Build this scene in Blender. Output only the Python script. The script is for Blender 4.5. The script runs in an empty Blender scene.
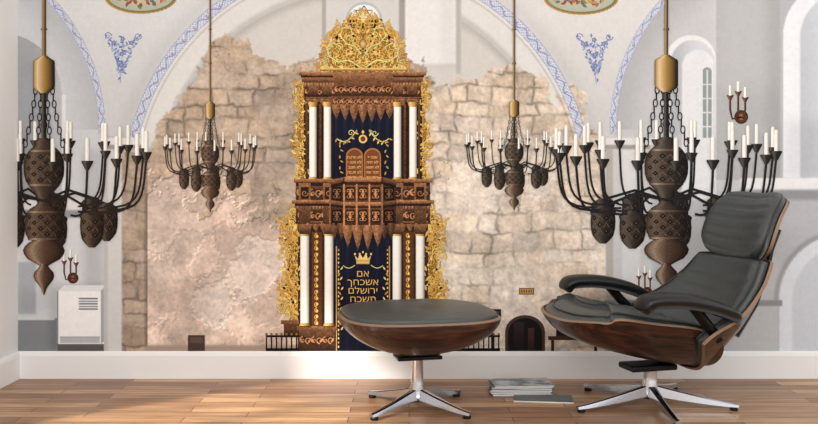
import bpy, math, random
import numpy as np
from mathutils import Vector, Matrix
random.seed(7)
scene = bpy.context.scene
scene.view_settings.view_transform = 'Standard'
scene.view_settings.look = 'None'
COL = scene.collection
F = 900.0; S = 220.0; H = 0.9; HY = 180.0; D = F / S

def l1(c):
    c = c / 255.0
    return c / 12.92 if c <= 0.04045 else ((c + 0.055) / 1.055) ** 2.4
def lin(c): return tuple(l1(max(0, min(255, k))) for k in c)
def mul(c, f): return tuple(max(0, min(255, k * f)) for k in c)
def mixc(a, b, t): return tuple(a[i] * (1 - t) + b[i] * t for i in range(3))

# ---------------------------------------------------------------- materials
def newmat(name):
    m = bpy.data.materials.new(name); m.use_nodes = True
    nt = m.node_tree; b = nt.nodes['Principled BSDF']
    return m, nt, b
def simple(name, col, rough=.5, metal=0, spec=.5, bump=0, bscale=200, coat=0, dist=.002):
    m, nt, b = newmat(name)
    b.inputs['Base Color'].default_value = (*lin(col), 1)
    b.inputs['Roughness'].default_value = rough
    b.inputs['Metallic'].default_value = metal
    b.inputs['Specular IOR Level'].default_value = spec
    b.inputs['Coat Weight'].default_value = coat
    tc = nt.nodes.new('ShaderNodeTexCoord'); n = nt.nodes.new('ShaderNodeTexNoise')
    n.inputs['Scale'].default_value = bscale; n.inputs['Detail'].default_value = 4
    nt.links.new(tc.outputs['Object'], n.inputs['Vector'])
    bp = nt.nodes.new('ShaderNodeBump'); bp.inputs['Strength'].default_value = bump
    bp.inputs['Distance'].default_value = dist
    nt.links.new(n.outputs['Fac'], bp.inputs['Height']); nt.links.new(bp.outputs['Normal'], b.inputs['Normal'])
    return m
def print_mat(name, amt, scale, detail=3, rough=.8):
    m, nt, b = newmat(name)
    b.inputs['Roughness'].default_value = rough
    b.inputs['Specular IOR Level'].default_value = .12
    a = nt.nodes.new('ShaderNodeAttribute'); a.attribute_name = 'Col'
    tc = nt.nodes.new('ShaderNodeTexCoord'); n = nt.nodes.new('ShaderNodeTexNoise')
    n.inputs['Scale'].default_value = scale; n.inputs['Detail'].default_value = detail
    nt.links.new(tc.outputs['Object'], n.inputs['Vector'])
    mr = nt.nodes.new('ShaderNodeMapRange')
    mr.inputs['From Min'].default_value = .3; mr.inputs['From Max'].default_value = .7
    mr.inputs['To Min'].default_value = 1 - amt; mr.inputs['To Max'].default_value = 1 + amt
    nt.links.new(n.outputs['Fac'], mr.inputs['Value'])
    mx = nt.nodes.new('ShaderNodeVectorMath'); mx.operation = 'SCALE'
    nt.links.new(a.outputs['Color'], mx.inputs[0]); nt.links.new(mr.outputs['Result'], mx.inputs['Scale'])
    nt.links.new(mx.outputs['Vector'], b.inputs['Base Color'])
    return m
M_PRINT = print_mat('mural_print', .03, 60)
M_CARVE = print_mat('mural_print_carved', .45, 120, 3)
M_FINE = print_mat('mural_print_metal', .25, 150, 2)
M_WHITE = simple('white_paint', (244, 244, 243), .6, bump=.05)
M_WALLW = simple('wall_paint', (238, 238, 237), .8, bump=.1, bscale=90)

def wood_mat(name, c1, c2, c3, rough=.3, sc=(3, 26, 26), coat=.3):
    m, nt, b = newmat(name)
    tc = nt.nodes.new('ShaderNodeTexCoord'); mp = nt.nodes.new('ShaderNodeMapping')
    mp.inputs['Scale'].default_value = sc
    nt.links.new(tc.outputs['Object'], mp.inputs['Vector'])
    n = nt.nodes.new('ShaderNodeTexNoise'); n.inputs['Scale'].default_value = 1.0
    n.inputs['Detail'].default_value = 8; n.inputs['Distortion'].default_value = 1.2
    nt.links.new(mp.outputs['Vector'], n.inputs['Vector'])
    r = nt.nodes.new('ShaderNodeValToRGB')
    r.color_ramp.elements[0].position = .36; r.color_ramp.elements[0].color = (*lin(c1), 1)
    r.color_ramp.elements[1].position = .66; r.color_ramp.elements[1].color = (*lin(c3), 1)
    e = r.color_ramp.elements.new(.5); e.color = (*lin(c2), 1)
    nt.links.new(n.outputs['Fac'], r.inputs['Fac']); nt.links.new(r.outputs['Color'], b.inputs['Base Color'])
    b.inputs['Roughness'].default_value = rough; b.inputs['Coat Weight'].default_value = coat
    b.inputs['Coat Roughness'].default_value = .12
    return m
M_WAL = wood_mat('walnut_veneer', (20, 10, 8), (54, 28, 21), (92, 52, 38), .36, (4, 38, 38), .25)
M_EDGE = simple('plywood_edge', (140, 112, 90), .5)
M_LEA = simple('slate_leather', (70, 75, 75), .42, spec=.5, bump=.5, bscale=45, dist=.004)
M_BLK = simple('black_leather', (14, 14, 16), .4, bump=.25, bscale=140)
M_PIPE = simple('leather_piping', (38, 41, 42), .45)
M_CHR = simple('polished_aluminium', (205, 205, 208), .16, metal=1)
M_BMET = simple('black_metal', (24, 24, 26), .35, metal=.6)

def floor_mat():
    m, nt, b = newmat('oak_planks')
    L = nt.links.new
    tc = nt.nodes.new('ShaderNodeTexCoord')
    br = nt.nodes.new('ShaderNodeTexBrick')
    br.inputs['Scale'].default_value = 1; br.inputs['Brick Width'].default_value = .62
    br.inputs['Row Height'].default_value = .075; br.inputs['Mortar Size'].default_value = .0018
    br.offset = .37; br.offset_frequency = 2; br.squash = 1
    br.inputs['Color1'].default_value = (*lin((204, 162, 120)), 1)
    br.inputs['Color2'].default_value = (*lin((142, 98, 66)), 1)
    br.inputs['Mortar'].default_value = (*lin((70, 46, 32)), 1)
    L(tc.outputs['Object'], br.inputs['Vector'])
    mp = nt.nodes.new('ShaderNodeMapping'); mp.inputs['Scale'].default_value = (3, 45, 1)
    L(tc.outputs['Object'], mp.inputs['Vector'])
    n = nt.nodes.new('ShaderNodeTexNoise'); n.inputs['Scale'].default_value = 1; n.inputs['Detail'].default_value = 8
    n.inputs['Distortion'].default_value = 1.0
    L(mp.outputs['Vector'], n.inputs['Vector'])
    mr = nt.nodes.new('ShaderNodeMapRange'); mr.inputs['From Min'].default_value = .34; mr.inputs['From Max'].default_value = .66
    mr.inputs['To Min'].default_value = .56; mr.inputs['To Max'].default_value = 1.18
    L(n.outputs['Fac'], mr.inputs['Value'])
    mx = nt.nodes.new('ShaderNodeVectorMath'); mx.operation = 'SCALE'
    L(br.outputs['Color'], mx.inputs[0]); L(mr.outputs['Result'], mx.inputs['Scale'])
    L(mx.outputs['Vector'], b.inputs['Base Color'])
    b.inputs['Roughness'].default_value = .36
    b.inputs['Specular IOR Level'].default_value = .38
    return m
M_FLOOR = floor_mat()

# ---------------------------------------------------------------- object helpers
def mkobj(name, verts, faces, mat=None, parent=None, smooth=False, colors=None, mats=None, fmat=None):
    me = bpy.data.meshes.new(name); me.from_pydata(verts, [], faces); me.update()
    for mm in (mats or ([mat] if mat else [])): me.materials.append(mm)
    if fmat: me.polygons.foreach_set('material_index', fmat)
    if smooth: me.polygons.foreach_set('use_smooth', [True] * len(me.polygons))
    if colors is not None:
        at = me.color_attributes.new('Col', 'FLOAT_COLOR', 'POINT')
        at.data.foreach_set('color', np.array(colors, dtype=np.float32).ravel())
    ob = bpy.data.objects.new(name, me); COL.objects.link(ob)
    if parent: ob.parent = parent
    return ob
def empty(name, loc=(0, 0, 0), rot=(0, 0, 0), parent=None):
    e = bpy.data.objects.new(name, None); COL.objects.link(e); e.empty_display_size = .05
    e.location = loc; e.rotation_euler = rot
    if parent: e.parent = parent
    return e
def box_vf(x0, x1, y0, y1, z0, z1):
    v = [(x0, y0, z0), (x1, y0, z0), (x1, y1, z0), (x0, y1, z0), (x0, y0, z1), (x1, y0, z1), (x1, y1, z1), (x0, y1, z1)]
    f = [(0, 3, 2, 1), (4, 5, 6, 7), (0, 1, 5, 4), (1, 2, 6, 5), (2, 3, 7, 6), (3, 0, 4, 7)]
    return v, f
def box(name, x0, x1, y0, y1, z0, z1, mat, parent=None, bev=0):
    v, f = box_vf(x0, x1, y0, y1, z0, z1)
    o = mkobj(name, v, f, mat, parent)
    if bev:
        md = o.modifiers.new('b', 'BEVEL'); md.width = bev; md.segments = 3
    return o
def structure(o): o['kind'] = 'structure'; return o

# ---------------------------------------------------------------- room
XL = (18 - 409) / S
structure(box('floor', XL, 3.2, -4.6, 0.0, -.05, 0, M_FLOOR))
structure(box('ceiling', XL - .12, 3.2, -4.6, .12, 2.7, 2.8, M_WALLW))  # out of view; added to block sun coming over the walls onto the mural
structure(box('wall_back', XL - .12, 3.2, .0, .12, -.05, 2.7, M_WALLW))
def wall_left():
    v = []; f = []
    def add(y0, y1, z0, z1):
        vv, ff = box_vf(XL - .12, XL, y0, y1, z0, z1); n = len(v)
        v.extend(vv); f.extend([tuple(i + n for i in q) for q in ff])
    add(-4.6, -2.9, -.05, 2.7); add(-1.05, 0, -.05, 2.7); add(-2.9, -1.05, -.05, .35); add(-2.9, -1.05, 1.7, 2.7)
    return structure(mkobj('wall_left', v, f, M_WALLW))
wall_left()
def window_frame():
    v = []; f = []
    def add(y0, y1, z0, z1):
        vv, ff = box_vf(XL - .08, XL - .03, y0, y1, z0, z1); n = len(v)
        v.extend(vv); f.extend([tuple(i + n for i in q) for q in ff])
    add(-2.9, -2.86, .35, 1.7); add(-1.09, -1.05, .35, 1.7); add(-2.86, -1.09, .35, .39); add(-2.86, -1.09, 1.66, 1.7)
    add(-2.28, -2.25, .39, 1.66); add(-1.67, -1.64, .39, 1.66)
    return structure(mkobj('window_1', v, f, M_WHITE))
window_frame()
BBZ = .9 + (180 - 351) / S
def baseboard(name, along_x):
    prof = [(0, 0), (.016, 0), (.016, BBZ - .02), (.012, BBZ - .008), (.006, BBZ), (0, BBZ)]
    v = []; f = []
    n = len(prof)
    for e in (0, 1):
        for (d, z) in prof:
            if along_x: v.append(((XL, 3.2)[e], -d, z))
            else: v.append((XL + d, (-4.6, 0)[e], z))
    for i in range(n):
        j = (i + 1) % n; f.append((i, j, n + j, n + i))
    f.append(tuple(range(n))); f.append(tuple(range(n, 2 * n)))
    return structure(mkobj(name, v, f, M_WHITE))
baseboard('baseboard_back', True); baseboard('baseboard_left', False)

# ---------------------------------------------------------------- mural sheet (flat print on the wall)
def vnoise(X, Y, sx, sy, seed):
    r = np.random.default_rng(seed); T = r.random((256, 256))
    u = X / sx + 300; v = Y / sy + 300
    i = np.floor(u).astype(int); j = np.floor(v).astype(int)
    a = u - i; b = v - j; a = a * a * (3 - 2 * a); b = b * b * (3 - 2 * b)
    g = lambda p, q: T[p % 256, q % 256]
    return (g(i, j) * (1 - a) + g(i + 1, j) * a) * (1 - b) + (g(i, j + 1) * (1 - a) + g(i + 1, j + 1) * a) * b
def fbm(X, Y, s, seed, o=4, ay=1.0, gain=.55):
    t = 0; a = .5; n = 0
    for k in range(o):
        c_, s_ = math.cos(.6 * k + .4), math.sin(.6 * k + .4)
        t = t + a * vnoise(X * c_ - Y * s_, X * s_ + Y * c_, s, s * ay, seed + k); n += a; a *= gain; s *= .5
    return t / n
def inpoly(X, Y, P):
    m = np.zeros(X.shape, bool); n = len(P)
    for i in range(n):
        x1, y1 = P[i]; x2, y2 = P[(i + 1) % n]
        if y1 == y2: continue
        c = ((y1 > Y) != (y2 > Y)) & (X < (x2 - x1) * (Y - y1) / (y2 - y1) + x1)
        m ^= c
    return m
def sm(a, b, x):
    t = np.clip((x - a) / (b - a), 0, 1); return t * t * (3 - 2 * t)
def blur(m, k=1):
    for _ in range(k):
        p = np.pad(m, 1, mode='edge')
        m = (p[:-2, 1:-1] + p[2:, 1:-1] + p[1:-1, :-2] + p[1:-1, 2:] + 2 * p[1:-1, 1:-1]) / 6
    return m

PX1, PY0 = 880, -50
xs = np.linspace(18, PX1, 1160); ys = np.linspace(PY0, 351, 540)
X, Y = np.meshgrid(xs, ys)
C = np.zeros(X.shape + (3,)); C[:] = (216, 216, 216)
def paint(m, c):
    global C
    m = np.asarray(m).astype(float)[..., None]
    c = np.array(c, float)
    C = C * (1 - m) + c * m
def shade(m, f):
    global C
    C = C * (1 + (f - 1) * np.asarray(m).astype(float)[..., None])
def R(x0, x1, y0, y1, s=.5):
    return sm(x0 - s, x0 + s, X) * sm(-x1 - s, -x1 + s, -X) * sm(y0 - s, y0 + s, Y) * sm(-y1 - s, -y1 + s, -Y)
# vault surfaces
paint((X < 360) * 1.0, (220, 222, 222)); paint((X >= 360) * 1.0, (224, 223, 221))
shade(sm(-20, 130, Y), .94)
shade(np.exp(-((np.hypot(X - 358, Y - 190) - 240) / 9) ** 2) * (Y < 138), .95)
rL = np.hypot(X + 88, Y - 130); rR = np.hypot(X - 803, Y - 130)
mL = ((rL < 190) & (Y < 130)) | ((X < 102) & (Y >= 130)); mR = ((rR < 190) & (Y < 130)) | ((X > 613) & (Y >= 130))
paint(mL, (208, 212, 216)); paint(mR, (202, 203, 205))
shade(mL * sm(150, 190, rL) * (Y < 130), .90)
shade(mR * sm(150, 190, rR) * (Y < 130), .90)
# left wall details
nl = ((X < 62) & (np.hypot(X - 0, (Y - 95)) < 62)) | ((X < 62) & (Y >= 95) & (Y < 200))
paint(mL & nl, (190, 194, 199))
shade(nl * sm(62, 30, X) * mL, .88)
paint(R(18, 40, 60, 215, 3), (162, 167, 173)); 
paint(R(62, 66, 95, 300), (228, 230, 232))
paint(R(18, 103, 200, 210), (228, 229, 229)); paint(R(18, 103, 210, 218, 2), (156, 159, 163))
paint(R(18, 104, 218, 352), (217, 220, 223)); paint(R(84, 104, 150, 352, 7), (190, 193, 197))
paint(R(18, 60, 318, 352), (134, 138, 143)); paint(R(18, 55, 313, 320), (214, 216, 218)); paint(R(18, 36, 262, 314, 2), (178, 182, 188))
shade(R(18, 56, 290, 314, 8), .92)
# white cabinet on the ledge (box with side face and top)
shade(R(50, 112, 284, 350, 6), .88)
paint(R(58, 104, 291, 344), (248, 248, 248)); 
topm = inpoly(X, Y, [(58, 291), (64, 285), (107, 285), (101, 291)]); paint(topm, (228, 229, 230))
sidem = inpoly(X, Y, [(101, 291), (107, 285), (107, 338), (101, 344)]); paint(sidem, (170, 173, 177))
paint(R(60, 100, 337, 343), (188, 190, 193)); paint(R(60, 100, 336.4, 337.2, .3), (150, 153, 156))
paint(R(57, 58.4, 291, 344, .3), (140, 143, 147))
for k in range(5): paint(R(79, 98, 298 + k * 2.6, 299.2 + k * 2.6, .3), (90, 94, 98))
paint(R(58, 110, 344, 352), (92, 90, 90))
# pilasters carrying the great arch
def pil(x0, x1, top, c):
    paint(R(x0, x1, top, 352), c)
pil(104, 146, 136, (196, 196, 194)); pil(606, 652, 136, (208, 207, 205))
paint(R(108, 122, 150, 352, 1.5), (214, 215, 214)); 
paint(R(606, 613, 140, 352, 1), (186, 180, 172)); paint(R(622, 640, 150, 352, 1.5), (222, 222, 221))
# inside the great arch
rC = np.hypot(X - 358, Y - 190)
inn = ((rC < 226) & (Y < 190)) | ((X > 146) & (X < 606) & (Y >= 150))
paint(inn, (212, 209, 203))
sof = (rC < 226) & (rC > 198) & (Y < 170)
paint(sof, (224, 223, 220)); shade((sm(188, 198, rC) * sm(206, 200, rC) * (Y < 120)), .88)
paint(R(322, 404, -50, 72, 2) * (inn), (214, 213, 210)); paint(R(404, 460, -50, 64, 2) * inn, (234, 233, 231))
paint(R(399, 405, -50, 78, 1), (164, 160, 155)); paint(R(322, 326, -50, 72, 1), (176, 172, 167)); paint(R(456, 461, -50, 74, 1.5), (188, 184, 179))
shade(R(440, 456, -50, 70, 6), .96)
# exposed stone
P = [(146, 353), (146, 158), (160, 122), (186, 92), (203, 66), (216, 44), (232, 40), (250, 44), (256, 60), (300, 70), (300, 64), (425, 64),
     (428, 86), (450, 78), (478, 73), (500, 69), (522, 73), (543, 84), (552, 98), (562, 92), (568, 83), (580, 90), (592, 118), (603, 150), (607, 353)]
dx = (fbm(X, Y, 26, 11, 6, 1, .64) - .5) * 46; dy = (fbm(X, Y, 26, 31, 6, 1, .64) - .5) * 46
edge = np.clip(np.minimum(X - 146, 606 - X) / 20, 0, 1)
st = inpoly(X + dx * edge, Y + dy * edge, P).astype(float)
st = np.maximum(st, R(122, 147, 152, 352, .8))
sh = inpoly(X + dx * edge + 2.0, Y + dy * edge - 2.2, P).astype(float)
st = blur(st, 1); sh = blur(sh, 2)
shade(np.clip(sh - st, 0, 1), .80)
Yw = Y + (fbm(X, Y, 60, 5, 4, 1, .5) - .5) * 14; Xw = X + (fbm(X, Y, 16, 6, 4) - .5) * 9
Yw = Yw + (fbm(X, Y, 8, 16, 3) - .5) * 5
bounds = [0]; rr = np.random.default_rng(3)
while bounds[-1] < 420: bounds.append(bounds[-1] + rr.uniform(11, 21))
bounds = np.array(bounds); ri = np.clip(np.searchsorted(bounds, Yw.clip(0.1, 415)) - 1, 0, len(bounds) - 2)
offs = rr.random(64) * 60; wid = 18 + rr.random(64) * 20
bx = (Xw + offs[ri]) / wid[ri]; bi = np.floor(bx).astype(int)
js = (rr.random((64, 64)) - .5) * .6
fx_ = bx - bi; left = js[ri, bi % 64]; right = 1 + js[ri, (bi + 1) % 64]
bi = np.where(fx_ < left, bi - 1, np.where(fx_ > right, bi + 1, bi))
dj = np.minimum(np.abs(fx_ - left), np.abs(fx_ - right)) * wid[ri]
dm = np.minimum(np.minimum(np.abs(Yw - bounds[ri]), np.abs(bounds[ri + 1] - Yw)), dj)
n1 = fbm(X, Y, 40, 50, 6, 1, .64); n2 = fbm(X, Y, 9, 70, 4, 1, .66); n3 = fbm(X, Y, 90, 90, 4); n4 = fbm(X, Y, 2.4, 95, 2)
mort = np.exp(-(dm / (.6 + 1.5 * n2)) ** 2)
bt = rr.random((64, 64)); bc = blur(bt[ri, bi % 64], 1); bc2 = blur(rr.random((64, 64))[ri, bi % 64], 1)
base_r = np.array((228, 212, 194)); base_l = np.array((208, 187, 166))
tR = sm(400, 470, X)[..., None]
stone = base_l * (1 - tR) + base_r * tR
up = (sm(-200, -90, -Y) * (X > 420))[..., None]
stone = stone * (1 - .6 * up) + np.array((212, 194, 173)) * .6 * up
stone = stone * (1 + (bc[..., None] - .5) * .11)
stone = stone + (bc2[..., None] - .5) * np.array((6, 0, -8))
mstr = .03 + .30 * sm(.36, .68, fbm(X, Y, 30, 640, 4))
stone = stone * (1 - (mort * mstr)[..., None])
bd = fbm(X, Y, 34, 120, 6, 1, .64)
pl = sm(-1.5, 1.5, (Y - (215 + (X - 150) * .38 - 45)) + (bd - .5) * 130) * (1 - sm(288, 300, X)) * (X > 147)
pc = np.array((228, 205, 189)) * (1 + ((n1 - .5) * .26)[..., None]) + ((n3 - .5)[..., None]) * np.array((4, -14, -20))
# worn layers inside the plaster
ly = sm(.50, .53, fbm(X, Y, 48, 720, 6, 1, .62)); pc = pc * (1 - .055 * ly)[..., None]
g2 = np.gradient(ly, axis=0) + np.gradient(ly, axis=1); pc = pc * (1 - np.clip(g2, -.3, .3) * .35)[..., None]
stone = stone * (1 - pl[..., None]) + pc * pl[..., None]
gx = np.gradient(pl, axis=0) + np.gradient(pl, axis=1)
stone *= (1 - np.clip(gx, -.35, .35) * .65)[..., None]
wp = sm(-1.5, 1.5, 17 - np.hypot((X - 238 + (Y - 280) * .5) * .6, (Y - 275) * .5) + (bd - .5) * 50)
stone = stone * (1 - wp[..., None] * .5) + np.array((238, 228, 218)) * wp[..., None] * .5
stone *= (1 - np.clip(np.gradient(wp, axis=0), -.3, .3) * .5)[..., None]
lpm = sm(.53, .56, fbm(X, Y, 60, 333, 6, 1, .64)) * (X > 425)
stone = stone * (1 - lpm[..., None] * .55) + np.array((234, 222, 208)) * lpm[..., None] * .55
dk = sm(.55, .72, fbm(X, Y, 55, 377, 6)); stone *= (1 - .10 * dk)[..., None]
namp = .17 + .13 * (1 - pl)
stone *= (1 + (n1 - .5) * .22 + (n2 - .5) * namp + (n4 - .5) * .16)[..., None]
crk = np.exp(-((fbm(X, Y, 34, 200, 5) - .5) / .005) ** 2) * sm(.45, .6, n3)
stone *= (1 - .26 * crk)[..., None]
stone *= (1 - .06 * sm(200, 130, Y) * (X < 300))[..., None]
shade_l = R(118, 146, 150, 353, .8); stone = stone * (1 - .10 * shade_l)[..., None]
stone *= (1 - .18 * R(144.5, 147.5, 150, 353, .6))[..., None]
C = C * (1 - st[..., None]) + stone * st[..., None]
paint(R(100, 150, 138, 145), (228, 228, 226)); paint(R(600, 655, 138, 145), (228, 228, 226))
paint(R(104, 148, 145, 149, 1), (160, 157, 152)); paint(R(604, 650, 145, 149, 1), (164, 160, 155))
# blue garland bands
def band(cx, cy, Rr, w, amask):
    r = np.hypot(X - cx, Y - cy); t = (r - Rr) / w; s = Rr * np.arctan2(Y - cy, X - cx)
    m = (np.abs(t) < 1) & amask
    paint(m, (216, 220, 229))
    v = sm(-.22, -.10, -np.abs(t - .5 * np.sin(s / 2.6)))
    paint(m * v, (140, 154, 194))
    lf = sm(-.1, .5, np.sin(s * 1.9) * np.sin(t * 8.5 + s * .3) - .3)
    paint(m * lf * .8, (106, 126, 184))
    rd = ((np.mod(s, 17) < 1.6) & (np.abs(t) < .3)); paint(m & rd, (176, 146, 152))
    paint((np.abs(np.abs(t) - .98) < .09) & amask, (160, 170, 198))
band(358, 190, 230, 4.6, (Y < 138))
band(-88, 130, 190, 3.2, (Y < 134) & (X < 200)); band(803, 130, 190, 3.2, (Y < 134) & (X > 560))
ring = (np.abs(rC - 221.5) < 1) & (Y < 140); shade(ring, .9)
# right side wall
wn = ((np.hypot(X - 691, Y - 60) < 25) & (Y < 60)) | ((X > 666) & (X < 716) & (Y >= 60) & (Y < 262))
wn = blur(wn.astype(float)); paint(wn, (236, 237, 238)); wr = ((np.hypot(X - 693, Y - 62) < 22) & (Y < 62)) | ((X > 671) & (X < 715) & (Y >= 62) & (Y < 256)); wr = blur(wr.astype(float)); paint(wr, (186, 189, 193))
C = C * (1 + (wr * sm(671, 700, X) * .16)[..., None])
wi = ((np.hypot(X - 698, Y - 66) < 16) & (Y < 66)) | ((X > 682) & (X < 713) & (Y >= 66) & (Y < 250)); wi = blur(wi.astype(float)); paint(wi, (230, 232, 234))
wg2 = ((np.hypot(X - 707, Y - 72) < 4.6) & (Y < 72)) | ((X > 702.5) & (X < 711.5) & (Y >= 72) & (Y < 138)); paint(wg2, (150, 158, 156)); paint(R(706.5, 707.7, 70, 138, .3), (224, 226, 226)); 
for k in range(4): paint(R(702, 712, 84 + k * 14, 85.2 + k * 14, .3), (224, 226, 226))
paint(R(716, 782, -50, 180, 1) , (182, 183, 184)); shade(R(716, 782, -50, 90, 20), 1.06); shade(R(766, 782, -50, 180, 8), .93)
paint(R(780, 900, -50, 352, 1), (188, 190, 194))
pn = ((np.hypot(X - 835, (Y - 35)) < 52) & (Y < 35)) | ((X > 783) & (X < 900) & (Y >= 35) & (Y < 178)); pn = blur(pn.astype(float)); paint(pn, (240, 243, 247))
pn3 = ((np.hypot(X - 846, (Y - 38)) < 46) & (Y < 38)) | ((X > 800) & (X < 900) & (Y >= 38) & (Y < 178)); pn3 = blur(pn3.astype(float), 3); paint(pn3, (212, 218, 225)); 
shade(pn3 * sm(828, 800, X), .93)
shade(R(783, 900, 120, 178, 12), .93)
paint(R(740, 900, 178, 190, .8), (238, 238, 238)); paint(R(740, 900, 190, 200, 3), (150, 152, 155))
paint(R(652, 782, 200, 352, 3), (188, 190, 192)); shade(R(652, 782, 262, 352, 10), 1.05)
pn2 = ((np.hypot(X - 845, (Y - 300)) < 66) & (Y < 300)) | ((X > 779) & (Y >= 300)); pn2 = blur(pn2.astype(float)); paint(pn2, (226, 231, 238))
pn4 = ((np.hypot(X - 850, (Y - 302)) < 58) & (Y < 302)) | ((X > 792) & (Y >= 302)); pn4 = blur(pn4.astype(float), 4); paint(pn4, (208, 214, 222))
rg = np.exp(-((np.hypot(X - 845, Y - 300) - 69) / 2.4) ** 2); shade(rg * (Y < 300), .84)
paint(R(604, 782, 300, 306, 1), (150, 151, 152)); paint(R(604, 660, 306, 352), (178, 177, 176))
paint(R(146, 300, 345, 352, 2), (170, 150, 136))
paint(R(188, 205, 335, 352), (72, 60, 54)); paint(R(190, 203, 337, 343, .4), (96, 78, 66))
shade(R(440, 606, 310, 352, 18), .95)
C *= (1 + (fbm(X, Y, 5, 400, 2) - .5) * .025)[..., None]
cc = np.clip(C, 0, 255) / 255.0
cl = np.where(cc <= .04045, cc / 12.92, ((cc + .055) / 1.055) ** 2.4)
ny, nx = X.shape
V = np.zeros((ny * nx, 3)); V[:, 0] = ((X - 409) / S).ravel(); V[:, 1] = -.002; V[:, 2] = (.9 + (180 - Y) / S).ravel()
idx = np.arange(ny * nx).reshape(ny, nx)
q = np.stack([idx[:-1, :-1], idx[1:, :-1], idx[1:, 1:], idx[:-1, 1:]], -1).reshape(-1, 4)
me = bpy.data.meshes.new('wall_mural'); me.vertices.add(len(V)); me.vertices.foreach_set('co', V.ravel())
me.loops.add(q.size); me.loops.foreach_set('vertex_index', q.ravel().astype(np.int32))
me.polygons.add(len(q)); me.polygons.foreach_set('loop_start', np.arange(0, q.size, 4, dtype=np.int32))
me.update(calc_edges=True)
at = me.color_attributes.new('Col', 'FLOAT_COLOR', 'POINT')
at.data.foreach_set('color', np.concatenate([cl.reshape(-1, 3), np.ones((ny * nx, 1))], 1).astype(np.float32).ravel())
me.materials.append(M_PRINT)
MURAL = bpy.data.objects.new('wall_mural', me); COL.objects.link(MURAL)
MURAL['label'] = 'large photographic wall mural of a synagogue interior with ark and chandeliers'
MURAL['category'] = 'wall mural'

# ---------------------------------------------------------------- 2D print builder
class Bd:
    def __init__(s): s.v = []; s.f = []; s.c = []
    def add(s, pts, cols, layer):
        i = len(s.v)
        if not isinstance(cols, list): cols = [cols] * len(pts)
        for (x, y), c in zip(pts, cols):
            s.v.append(((x - 409) / S, -.0024 - layer * .0001, .9 + (180 - y) / S)); s.c.append((*lin(c), 1))
        s.f.append(tuple(range(i, i + len(pts))))
    def rect(s, x0, x1, y0, y1, c, layer, c2=None):
        c2 = c2 or c; s.add([(x0, y0), (x1, y0), (x1, y1), (x0, y1)], [c, c, c2, c2], layer)
    def disc(s, cx, cy, rx, ry, c, layer, c2=None, n=16, rot=0):
        c2 = c2 or c; ca, sa = math.cos(rot), math.sin(rot)
        P = []
        for k in range(n):
            a = 2 * math.pi * k / n; u = rx * math.cos(a); v = ry * math.sin(a); P.append((cx + u * ca - v * sa, cy + u * sa + v * ca))
        for k in range(n): s.add([(cx, cy), P[k], P[(k + 1) % n]], [c, c2, c2], layer)
    def leaf(s, cx, cy, L, w, a, c, layer):
        ca, sa = math.cos(a), math.sin(a)
        P = []
        for u, v in ((0, 0), (.35, .5), (.7, .4), (1, 0), (.7, -.4), (.35, -.5)):
            P.append((cx + u * L * ca - v * w * sa, cy + u * L * sa + v * w * ca))
        s.add(P, c, layer)
    def ribbon(s, P, w, c, layer, dark=.55, taper=1.0):
        n = len(P); Ls = []
        for i in range(n):
            a = P[max(0, i - 1)]; b = P[min(n - 1, i + 1)]
            dx, dy = b[0] - a[0], b[1] - a[1]; l = math.hypot(dx, dy) or 1
            ww = w * .5 * (1 + (taper - 1) * i / max(1, n - 1)); nx_, ny_ = -dy / l * ww, dx / l * ww
            x, y = P[i]; Ls.append(((x + nx_, y + ny_), (x - nx_ * .2, y - ny_ * .2), (x - nx_, y - ny_)))
        dk = mul(c, dark); hi = mul(c, 1.25)
        for i in range(n - 1):
            A, B_ = Ls[i], Ls[i + 1]
            s.add([A[0], A[1], B_[1], B_[0]], [dk, hi, hi, dk], layer); s.add([A[1], A[2], B_[2], B_[1]], [hi, dk, dk, hi], layer)
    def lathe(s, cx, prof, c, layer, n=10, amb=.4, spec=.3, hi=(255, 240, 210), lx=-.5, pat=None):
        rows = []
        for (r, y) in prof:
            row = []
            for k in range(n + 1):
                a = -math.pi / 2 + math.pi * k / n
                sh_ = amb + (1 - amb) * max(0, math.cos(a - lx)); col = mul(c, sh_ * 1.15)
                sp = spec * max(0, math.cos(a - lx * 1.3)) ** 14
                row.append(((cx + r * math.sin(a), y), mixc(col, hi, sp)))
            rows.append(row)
        for j, (A, B_) in enumerate(zip(rows[:-1], rows[1:])):
            for k in range(n):
                q = [A[k], A[k + 1], B_[k + 1], B_[k]]
                m = 1 if not pat else pat(j, k)
                s.add([p[0] for p in q], [mul(p[1], m) for p in q], layer)
    def spiral(s, cx, cy, r, a0, turns, w, c, layer, sgn=1):
        n = int(8 * turns) + 3; P = []
        for i in range(n):
            t = i / (n - 1); a = a0 + sgn * t * turns * 2 * math.pi; q = r * (1 - .85 * t); P.append((cx + q * math.cos(a), cy + q * math.sin(a)))
        s.ribbon(P, w, c, layer, taper=.6)
    def text(s, body, cx, y, size, c, layer, off=.02, sx=1.0):
        cu = bpy.data.curves.new('t', 'FONT'); cu.body = body; cu.size = size; cu.align_x = 'CENTER'
        cu.offset = size * off
        ob = bpy.data.objects.new('t', cu); COL.objects.link(ob); bpy.context.view_layer.update()
        dg = bpy.context.evaluated_depsgraph_get(); m = bpy.data.meshes.new_from_object(ob.evaluated_get(dg))
        i = len(s.v)
        for v in m.vertices:
            s.v.append(((cx + v.co.x * sx - 409) / S, -.0024 - layer * .0001, .9 + (180 - (y - v.co.y)) / S)); s.c.append((*lin(c), 1))
        for p in m.polygons: s.f.append(tuple(i + k for k in p.vertices))
        bpy.data.objects.remove(ob); bpy.data.meshes.remove(m)
    def obj(s, name, parent, mat=None, label=None):
        o = mkobj(name, s.v, s.f, mat or M_PRINT, parent, colors=s.c)
        if label: o['label'] = label
        return o

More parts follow.
